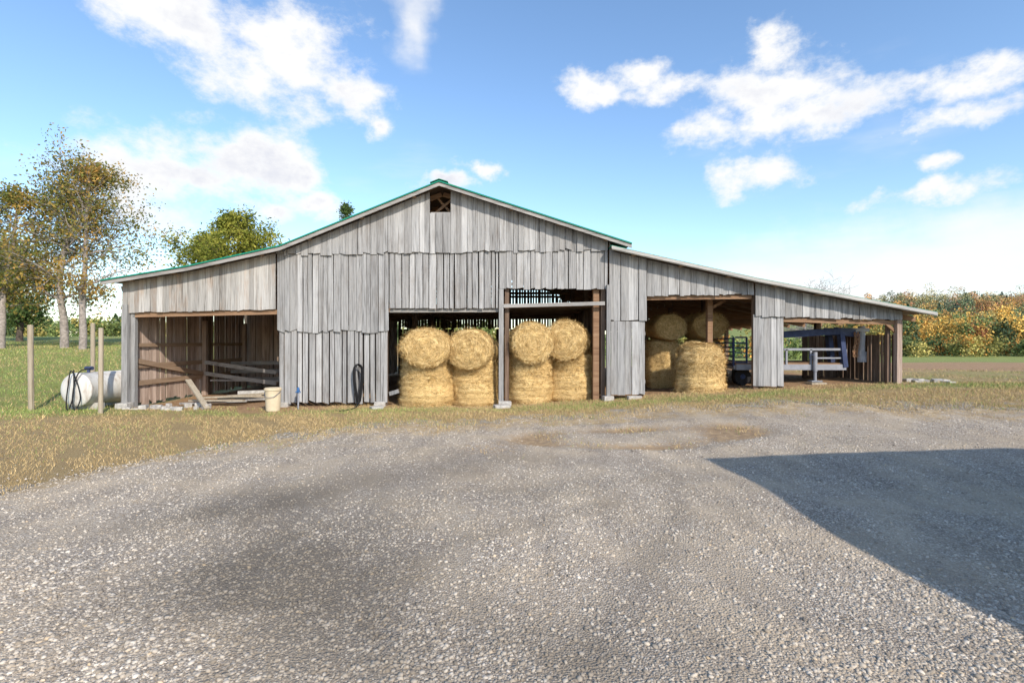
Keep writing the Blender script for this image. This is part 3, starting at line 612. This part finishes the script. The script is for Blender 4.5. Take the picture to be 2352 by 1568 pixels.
for dx in(0,.08):
    mb=MB(); n=12
    for k in range(n):
        zz=TZ(765)-.055*k; xx=TX(1968)+dx+.03*math.sin(k*.5); r=.028
        ring=[(xx+(math.cos(t)*r if k%2 else 0),t0+.08+(0 if k%2 else math.cos(t)*r),zz+math.sin(t)*.034) for t in np.linspace(0,6.283,9)]
        mb.tube(ring,.011,5,False)
    mb.build('safety_chain',m_rust,tr)
jx=TX(1868); gg=h1(jx,t0)
tb('jack',m_gsteel,[((jx-.14,t0-.08,gg+.07),(jx+.14,t0-.08,gg+.07),.2,.03)],[([(jx,t0-.08,TZ(808)),(jx,t0-.08,TZ(852))],.055),([(jx,t0-.08,TZ(850)),(jx,t0-.08,gg+.07)],.04)])
tb('jack_handle',m_steel,[],[([(jx-.05,t0-.1,TZ(815)),(jx-.17,t0-.12,TZ(815)),(jx-.17,t0-.12,TZ(823))],.012)])
def wheel(x,y,r):
    w=empty('wheel',(x,y,h1(x,y)+r)); w.parent=tr; w.location=Vector(w.location)-Vector((8,15,g))
    mb=MB(); pr=[(-.1,r*.62),(-.11,r*.9),(-.07,r),(.07,r),(.11,r*.9),(.1,r*.62)]
    mb.tube([(x,y+a,h1(x,y)+r) for a,_ in pr],[q for _,q in pr],28); mb.build('tyre',m_black,w)
    mb=MB(); mb.tube([(x,y-.115,h1(x,y)+r),(x,y-.08,h1(x,y)+r),(x,y+.08,h1(x,y)+r)],[r*.2,r*.55,r*.6],20); mb.build('rim',m_steel,w)
for xx in(xa+.3,xa+.95):
    for yy in(t0+.35,t0+1.85): wheel(xx,yy,.24)
tb('fender',m_steel,[((xa-.05,t0+.26,g+.54),(xa+1.3,t0+.26,g+.54),.3,.02)])
tb('ramp',m_steel,[((xa-.02,t0+.1,zd),(xa-.02,t0+.1,zd+.8),.05,.05),((xa-.02,t0+2.0,zd),(xa-.02,t0+2.0,zd+.8),.05,.05)]+[((xa-.02,t0+.1,zd+.05+.12*k),(xa-.02,t0+2.0,zd+.05+.12*k),.04,.04) for k in range(7)]+[((xa+.3,t0+.02,zd+.1),(xa+.3,t0+.02,zd+.8),.04,.04),((xa,t0+.02,zd+.8),(xa+.3,t0+.02,zd+.8),.04,.04)]+[((xa,t0+.02,zd+.13*k),(xa+.3,t0+.02,zd+.13*k),.03,.03) for k in range(1,6)])
block(jx,t0-.1,.45,.3,.06,.1,lab='wooden block under the trailer jack',cat='wood block',mat=m_post,name='wood_block')
# ---------------------------------------------------------------- shed behind the viewer
EL=math.radians(32); AZ=math.radians(30)
s_h=Vector((math.sin(AZ),-math.cos(AZ))); k=1/math.tan(EL)
eh=3.0; gx,gy=2.68,6.95; sx=gx+s_h.x*k*(eh-.1); sy=gy+s_h.y*k*(eh-.1)
shed=empty('farm_shed',(sx+5,sy-5,0),label='plain tan metal farm shed beside the gravel drive',category='shed')
x0,x1,y0,y1=sx,sx+14,sy-9,sy; zl=eh-9*.085
mb=MB(); mb.hexa([(x0+.3,y0+.3,-.2),(x1-.3,y0+.3,-.2),(x1-.3,y1-.35,-.2),(x0+.3,y1-.35,-.2),(x0+.3,y0+.3,zl-.06),(x1-.3,y0+.3,zl-.06),(x1-.3,y1-.35,eh-.12),(x0+.3,y1-.35,eh-.12)]); mb.build('wall',m_siding,shed)
mb=MB(); mb.hexa([(x0,y0,zl-.05),(x1,y0,zl-.05),(x1,y1,eh-.05),(x0,y1,eh-.05),(x0,y0,zl),(x1,y0,zl),(x1,y1,eh),(x0,y1,eh)]); mb.build('roof',m_green,shed)
mb=MB(); mb.box(sx+3,sx+5.6,sy-.34,sy-.29,0,2.5); mb.build('door',m_gsteel,shed)
# ---------------------------------------------------------------- trees
def leaves_np(pts,spread,size,per,rg):
    pts=np.array(pts); n=int(len(pts)*per); c=pts[rg.integers(0,len(pts),n)]+rg.normal(0,1,(n,3))*spread
    a=rg.normal(0,1,(n,3)); a/=np.linalg.norm(a,axis=1)[:,None]; b_=rg.normal(0,1,(n,3)); b_-=a*(a*b_).sum(1)[:,None]; b_/=np.linalg.norm(b_,axis=1)[:,None]
    s=size*(.5+rg.random((n,1)))
    return np.stack([c-a*s*.9,c+b_*s*.45,c+a*s*.9,c-b_*s*.45],1).reshape(-1,3)
def tree(name,base,Ht,spread,r0,seed,lmat,bmat,lsize,per,lspread,lab,cat='tree',start=.3,lv=3,lean=(0,0),shape='round',nchild=2,rmin=.008):
    rd=random.Random(seed); rg=np.random.default_rng(seed); mb=MB(); tips=[]
    def grow(p,d,Ln,r,lev):
        n=[11,5,4,3][lev]; pts=[p.copy()]; rs=[r]; 
        for i in range(n):
            t=(i+1)/n; p=p+d*Ln/n; pts.append(p.copy()); rs.append(max(rmin,r*(1-.8*t)))
            jj=[.07,.22,.3,.35][lev]
            d=(d+Vector((rd.gauss(0,jj),rd.gauss(0,jj),rd.gauss(0,jj*.6)+(.04 if lev else .03)))).normalized()
            if lev<lv and (lev>0 or t>start):
                for q in range(nchild if lev else 3):
                    if lev and rd.random()<.25: continue
                    if lev==0 and rd.random()<.25: continue
                    az=rd.random()*6.283; perp=d.orthogonal().normalized(); perp.rotate(Matrix.Rotation(az,3,d))
                    an=math.radians(rd.uniform(35,70)); dd=(d*math.cos(an)+perp*math.sin(an)).normalized()
                    if lev==0:
                        u=(t-start)/(1-start); sh=(math.sin(math.pi*(.18+.74*u)) if shape=='round' else (1.05-u))
                        ln=spread*sh*rd.uniform(.55,1.15)
                    else: ln=Ln*rd.uniform(.4,.62)
                    grow(p,dd,ln,max(rmin,rs[-1]*.55),lev+1)
            if lev>=lv-1 and (i>0): tips.append(tuple(p))
        mb.tube(pts,rs,[10,6,4,3][lev],False)
    b=Vector(base); b.z-=.1
    grow(b,Vector((lean[0],lean[1],1)).normalized(),Ht,r0,0)
    e=empty(name,base,label=lab,category=cat)
    mb.build('trunk',bmat,e,smooth=True)
    if per:
        P=leaves_np(tips,lspread,lsize,per,rg); ob=npmesh('crown',P-np.array(base),np.arange(len(P)),4,lmat); ob.parent=e
    return e
def at(px,d): x=X(px,d); return (x,d,h1(x,d))
tree('deciduous_tree',at(148,25.5),9.2,3.0,.19,11,m_leafA,m_bark,.08,4.2,.24,'tall sparse autumn tree with brown green leaves in grass',start=.24,rmin=.005)
tree('deciduous_tree',at(190,25),9.0,2.9,.17,12,m_leafA,m_bark,.08,4.2,.24,'slim autumn tree with thinning leaves in grass',lean=(.04,0),start=.24,rmin=.005)
tree('deciduous_tree',at(2,25),7.4,2.7,.18,13,m_leafA,m_bark,.085,4.2,.25,'autumn tree with orange brown leaves and gray trunk',start=.22,rmin=.005)
tree('deciduous_tree',at(45,34),6.2,2.3,.2,14,m_leafC,m_barkd,.11,6.5,.3,'dense dark green tree in the field',start=.12)
tree('deciduous_tree',at(572,36),7.8,3.2,.25,17,m_leafB,m_barkd,.11,8,.26,'yellow green tree rising behind the barn roof',start=.3)
tree('deciduous_tree',at(460,39),7.2,2.6,.2,18,m_leafB,m_barkd,.11,8,.26,'yellow green tree rising behind the barn roof',start=.3)
tree('evergreen_tree',at(836,42),10.4,1.7,.2,19,m_leafC,m_barkd,.10,3,.2,'dark evergreen tip rising behind the barn roof',start=.25,shape='cone')
tree('bare_tree',at(1850,40),5.6,2.4,.13,21,m_leafC,m_twig,.1,0,.2,'leafless gray tree behind the barn roof',start=.35,nchild=3,rmin=.009)
tree('bare_tree',at(1775,44),6.1,1.6,.12,22,m_leafC,m_twig,.1,0,.2,'leafless gray tree behind the barn roof',start=.35,rmin=.009)
def woods(name,items,lab):
    Ps=[];Cs=[]; cols=np.array([(0.09,0.14,0.045),(0.14,0.18,0.055),(0.27,0.25,0.07),(0.56,0.28,0.06),(0.66,0.41,0.09),(0.42,0.18,0.07),(0.07,0.11,0.045),(0.38,0.32,0.10)])
    for(x,y,h,w,ci,n,s) in items:
        g=h1(x,y); nb=11; bc=rng.normal(0,1,(nb,3))*[w*.22,w*.22,h*.15]+[0,0,h*.62]; br=rng.uniform(.14,.28,nb)*w
        kk=rng.integers(0,nb,n); dv=rng.normal(0,1,(n,3)); dv/=np.linalg.norm(dv,axis=1)[:,None]
        c=bc[kk]+dv*(br[kk]*(.7+.4*rng.random(n)))[:,None]
        if ci==6: u=rng.random(n); ang=rng.random(n)*6.283; rr=w*.42*(1-u)*(.6+.5*rng.random(n)); c=np.stack([rr*np.cos(ang),rr*np.sin(ang),h*(.08+.98*u)],-1)
        low=rng.random(n)<.12; c[low,2]=rng.random(low.sum())*h*.4
        c[:,2]=np.maximum(c[:,2],0.1); c+=[x,y,g]
        a=rng.normal(0,1,(n,3)); a/=np.linalg.norm(a,axis=1)[:,None]; b_=rng.normal(0,1,(n,3)); b_-=a*(a*b_).sum(1)[:,None]; b_/=np.linalg.norm(b_,axis=1)[:,None]
        ss=s*(.5+rng.random((n,1))); P=np.stack([c-a*ss,c+b_*ss*.6,c+a*ss,c-b_*ss*.6],1).reshape(-1,3)
        cc=cols[ci]*(.75+.5*rng.random()); hz=min(1,max(0,(y-80)/700)); cc=cc*(1-hz)+np.array([.34,.37,.42])*hz  # distance haze painted into the foliage colour, greyer farther away
        Ps.append(P);Cs.append(np.tile(np.append(cc,1),(n*4,1)))
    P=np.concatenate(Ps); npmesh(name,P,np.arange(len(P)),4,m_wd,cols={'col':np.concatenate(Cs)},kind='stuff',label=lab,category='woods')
it=[]
for i in range(300):
    y=rng.uniform(115,255); t=rng.uniform(.6,1.12); x=y*t
    if x<85: continue
    it.append((x,y,rng.uniform(6,12),rng.uniform(6,10),int(rng.choice([0,1,2,3,4,5,6,7],p=[.16,.15,.12,.19,.16,.08,.05,.09])),900,.25))
for i in range(30):
    y=rng.uniform(100,112); x=y*rng.uniform(.72,1.1); it.append((x,y,rng.uniform(2,4.5),rng.uniform(4,6),int(rng.choice([0,1,2,7,3])),600,.2))
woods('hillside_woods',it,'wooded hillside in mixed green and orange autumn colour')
it=[]
for i in range(110):
    y=rng.uniform(85,125); x=y*rng.uniform(-1.15,-.1); it.append((x,y,rng.uniform(2.5,5.2),rng.uniform(4,7),int(rng.choice([1,0,1,7,2,6])),500,.22))
for i in range(60):
    y=rng.uniform(85,120); x=y*rng.uniform(-.1,.7); it.append((x,y,rng.uniform(3,5.5),rng.uniform(4,8),int(rng.choice([1,2,3,7,0])),300,.3))
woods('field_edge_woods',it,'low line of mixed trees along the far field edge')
# ---------------------------------------------------------------- light and sky
sun=bpy.data.lights.new('sun','SUN'); sun.energy=5.0; sun.angle=math.radians(.53); sun.color=(1,.91,.78)
so=bpy.data.objects.new('sun',sun); COL.objects.link(so)
sv=Vector((math.sin(AZ)*math.cos(EL),-math.cos(AZ)*math.cos(EL),math.sin(EL))); so.rotation_euler=sv.to_track_quat('Z','Y').to_euler(); so.location=(0,-10,20)
w=bpy.data.worlds.new('World'); sc.world=w; w.use_nodes=True; nt=w.node_tree
w.cycles.sampling_method='NONE'
bg=nt.nodes['Background']; outw=nt.nodes['World Output']
sky=N(nt,'ShaderNodeTexSky'); sky.sky_type='NISHITA'; sky.sun_disc=False; sky.sun_elevation=EL; sky.sun_rotation=math.pi-AZ; sky.air_density=1.0; sky.dust_density=0.5; sky.ozone_density=1.7
hs=N(nt,'ShaderNodeHueSaturation'); hs.inputs['Saturation'].default_value=1.08; hs.inputs['Value'].default_value=1.72; L(nt,sky.outputs[0],hs.inputs['Color'])
L(nt,hs.outputs[0],bg.inputs[0]); bg.inputs[1].default_value=.15
tc=N(nt,'ShaderNodeTexCoord'); gd=tc.outputs['Generated']
nw=N(nt,'ShaderNodeTexNoise'); nw.inputs['Scale'].default_value=6; nw.inputs['Detail'].default_value=6; nw.inputs['Roughness'].default_value=.6; L(nt,gd,nw.inputs['Vector'])
sepw=N(nt,'ShaderNodeSeparateColor'); L(nt,nw.outputs['Color'],sepw.inputs[0])
sp=N(nt,'ShaderNodeSeparateXYZ'); L(nt,gd,sp.inputs[0])
az=M(nt,'ADD',M(nt,'ARCTAN2',sp.outputs[0],sp.outputs[1]),M(nt,'MULTIPLY',M(nt,'SUBTRACT',sepw.outputs[0],.5),.19))
el=M(nt,'ADD',M(nt,'ARCSINE',sp.outputs[2]),M(nt,'MULTIPLY',M(nt,'SUBTRACT',sepw.outputs[1],.5),.12))
def blobs(lst):
    acc=None
    for px,py,rx,ry in lst:
        a=math.atan((px-1176)/F); ca=math.cos(a); e=math.atan((784-py)/F*ca)
        ra=rx/F*ca*ca; re=ry/F*ca
        dx=M(nt,'MULTIPLY',M(nt,'SUBTRACT',az,a),1/ra); dy=M(nt,'MULTIPLY',M(nt,'SUBTRACT',el,e),1/re)
        q=M(nt,'SUBTRACT',1.0,M(nt,'SQRT',M(nt,'ADD',M(nt,'MULTIPLY',dx,dx),M(nt,'MULTIPLY',dy,dy))))
        acc=q if acc is None else M(nt,'SMOOTH_MAX',acc,q,.25)
    return acc
main=blobs([(430,50,190,120),(610,60,200,120),(660,165,250,100),(800,205,150,60),(560,350,225,90),(410,400,260,105),(650,410,160,75),
 (868,298,46,34),(750,470,90,36),(1030,405,70,24),(600,480,90,30),(1105,372,60,24),
 (1775,115,75,65),(1750,200,200,80),(1700,285,150,68),(1900,250,190,55),(1560,200,150,42),(1350,205,85,45),(1480,150,80,42),
 (2250,165,190,48),(2260,262,190,44),(1745,405,120,55),(2150,445,190,32),(2200,375,75,28)])
fb=N(nt,'ShaderNodeTexNoise'); fb.inputs['Scale'].default_value=9; fb.inputs['Detail'].default_value=8; fb.inputs['Roughness'].default_value=.64; L(nt,MAPV(nt,gd,(1,1,1.6)),fb.inputs['Vector'])
dens=M(nt,'ADD',main,M(nt,'MULTIPLY',M(nt,'SUBTRACT',fb.outputs[0],.51),3.1))
alpha=MR(nt,dens,-.15,.75,0,1,True)
hz=blobs([(2150,590,950,160),(1950,670,1000,100),(960,50,90,110)])
f2=N(nt,'ShaderNodeTexNoise'); f2.inputs['Scale'].default_value=1.0; f2.inputs['Detail'].default_value=5; f2.inputs['Roughness'].default_value=.6; L(nt,MAPV(nt,gd,(2.4,3,9)),f2.inputs['Vector'])
hza=MR(nt,M(nt,'ADD',hz,M(nt,'MULTIPLY',M(nt,'SUBTRACT',f2.outputs[0],.5),1.6)),-.1,.85,0,.88,True)
wisp=MR(nt,f2.outputs[0],.52,.85,0,.35,True)
a2=M(nt,'MAXIMUM',M(nt,'MAXIMUM',alpha,hza),wisp)
a2=M(nt,'MULTIPLY',a2,M(nt,'GREATER_THAN',sp.outputs[2],-.02),clamp=True)
shade=MR(nt,M(nt,'ADD',dens,M(nt,'MULTIPLY',M(nt,'SUBTRACT',sepw.outputs[2],.5),3.0)),.6,1.6,0,1,True)
cb=N(nt,'ShaderNodeBackground'); L(nt,MIX(nt,shade,(1,1,1),(.78,.80,.88)),cb.inputs[0]); cb.inputs[1].default_value=1.03
mx=N(nt,'ShaderNodeMixShader'); L(nt,a2,mx.inputs[0]); L(nt,bg.outputs[0],mx.inputs[1]); L(nt,cb.outputs[0],mx.inputs[2]); L(nt,mx.outputs[0],outw.inputs[0])
# ---------------------------------------------------------------- camera
cd=bpy.data.cameras.new('camera'); cd.lens=18; cd.sensor_width=36; cd.clip_end=5000; cd.clip_start=.05
co=bpy.data.objects.new('camera',cd); COL.objects.link(co); co.location=(0,0,EYE); co.rotation_euler=(math.radians(90),0,0); sc.camera=co
sc.view_settings.view_transform='Standard'; sc.view_settings.look='None'; sc.view_settings.exposure=0
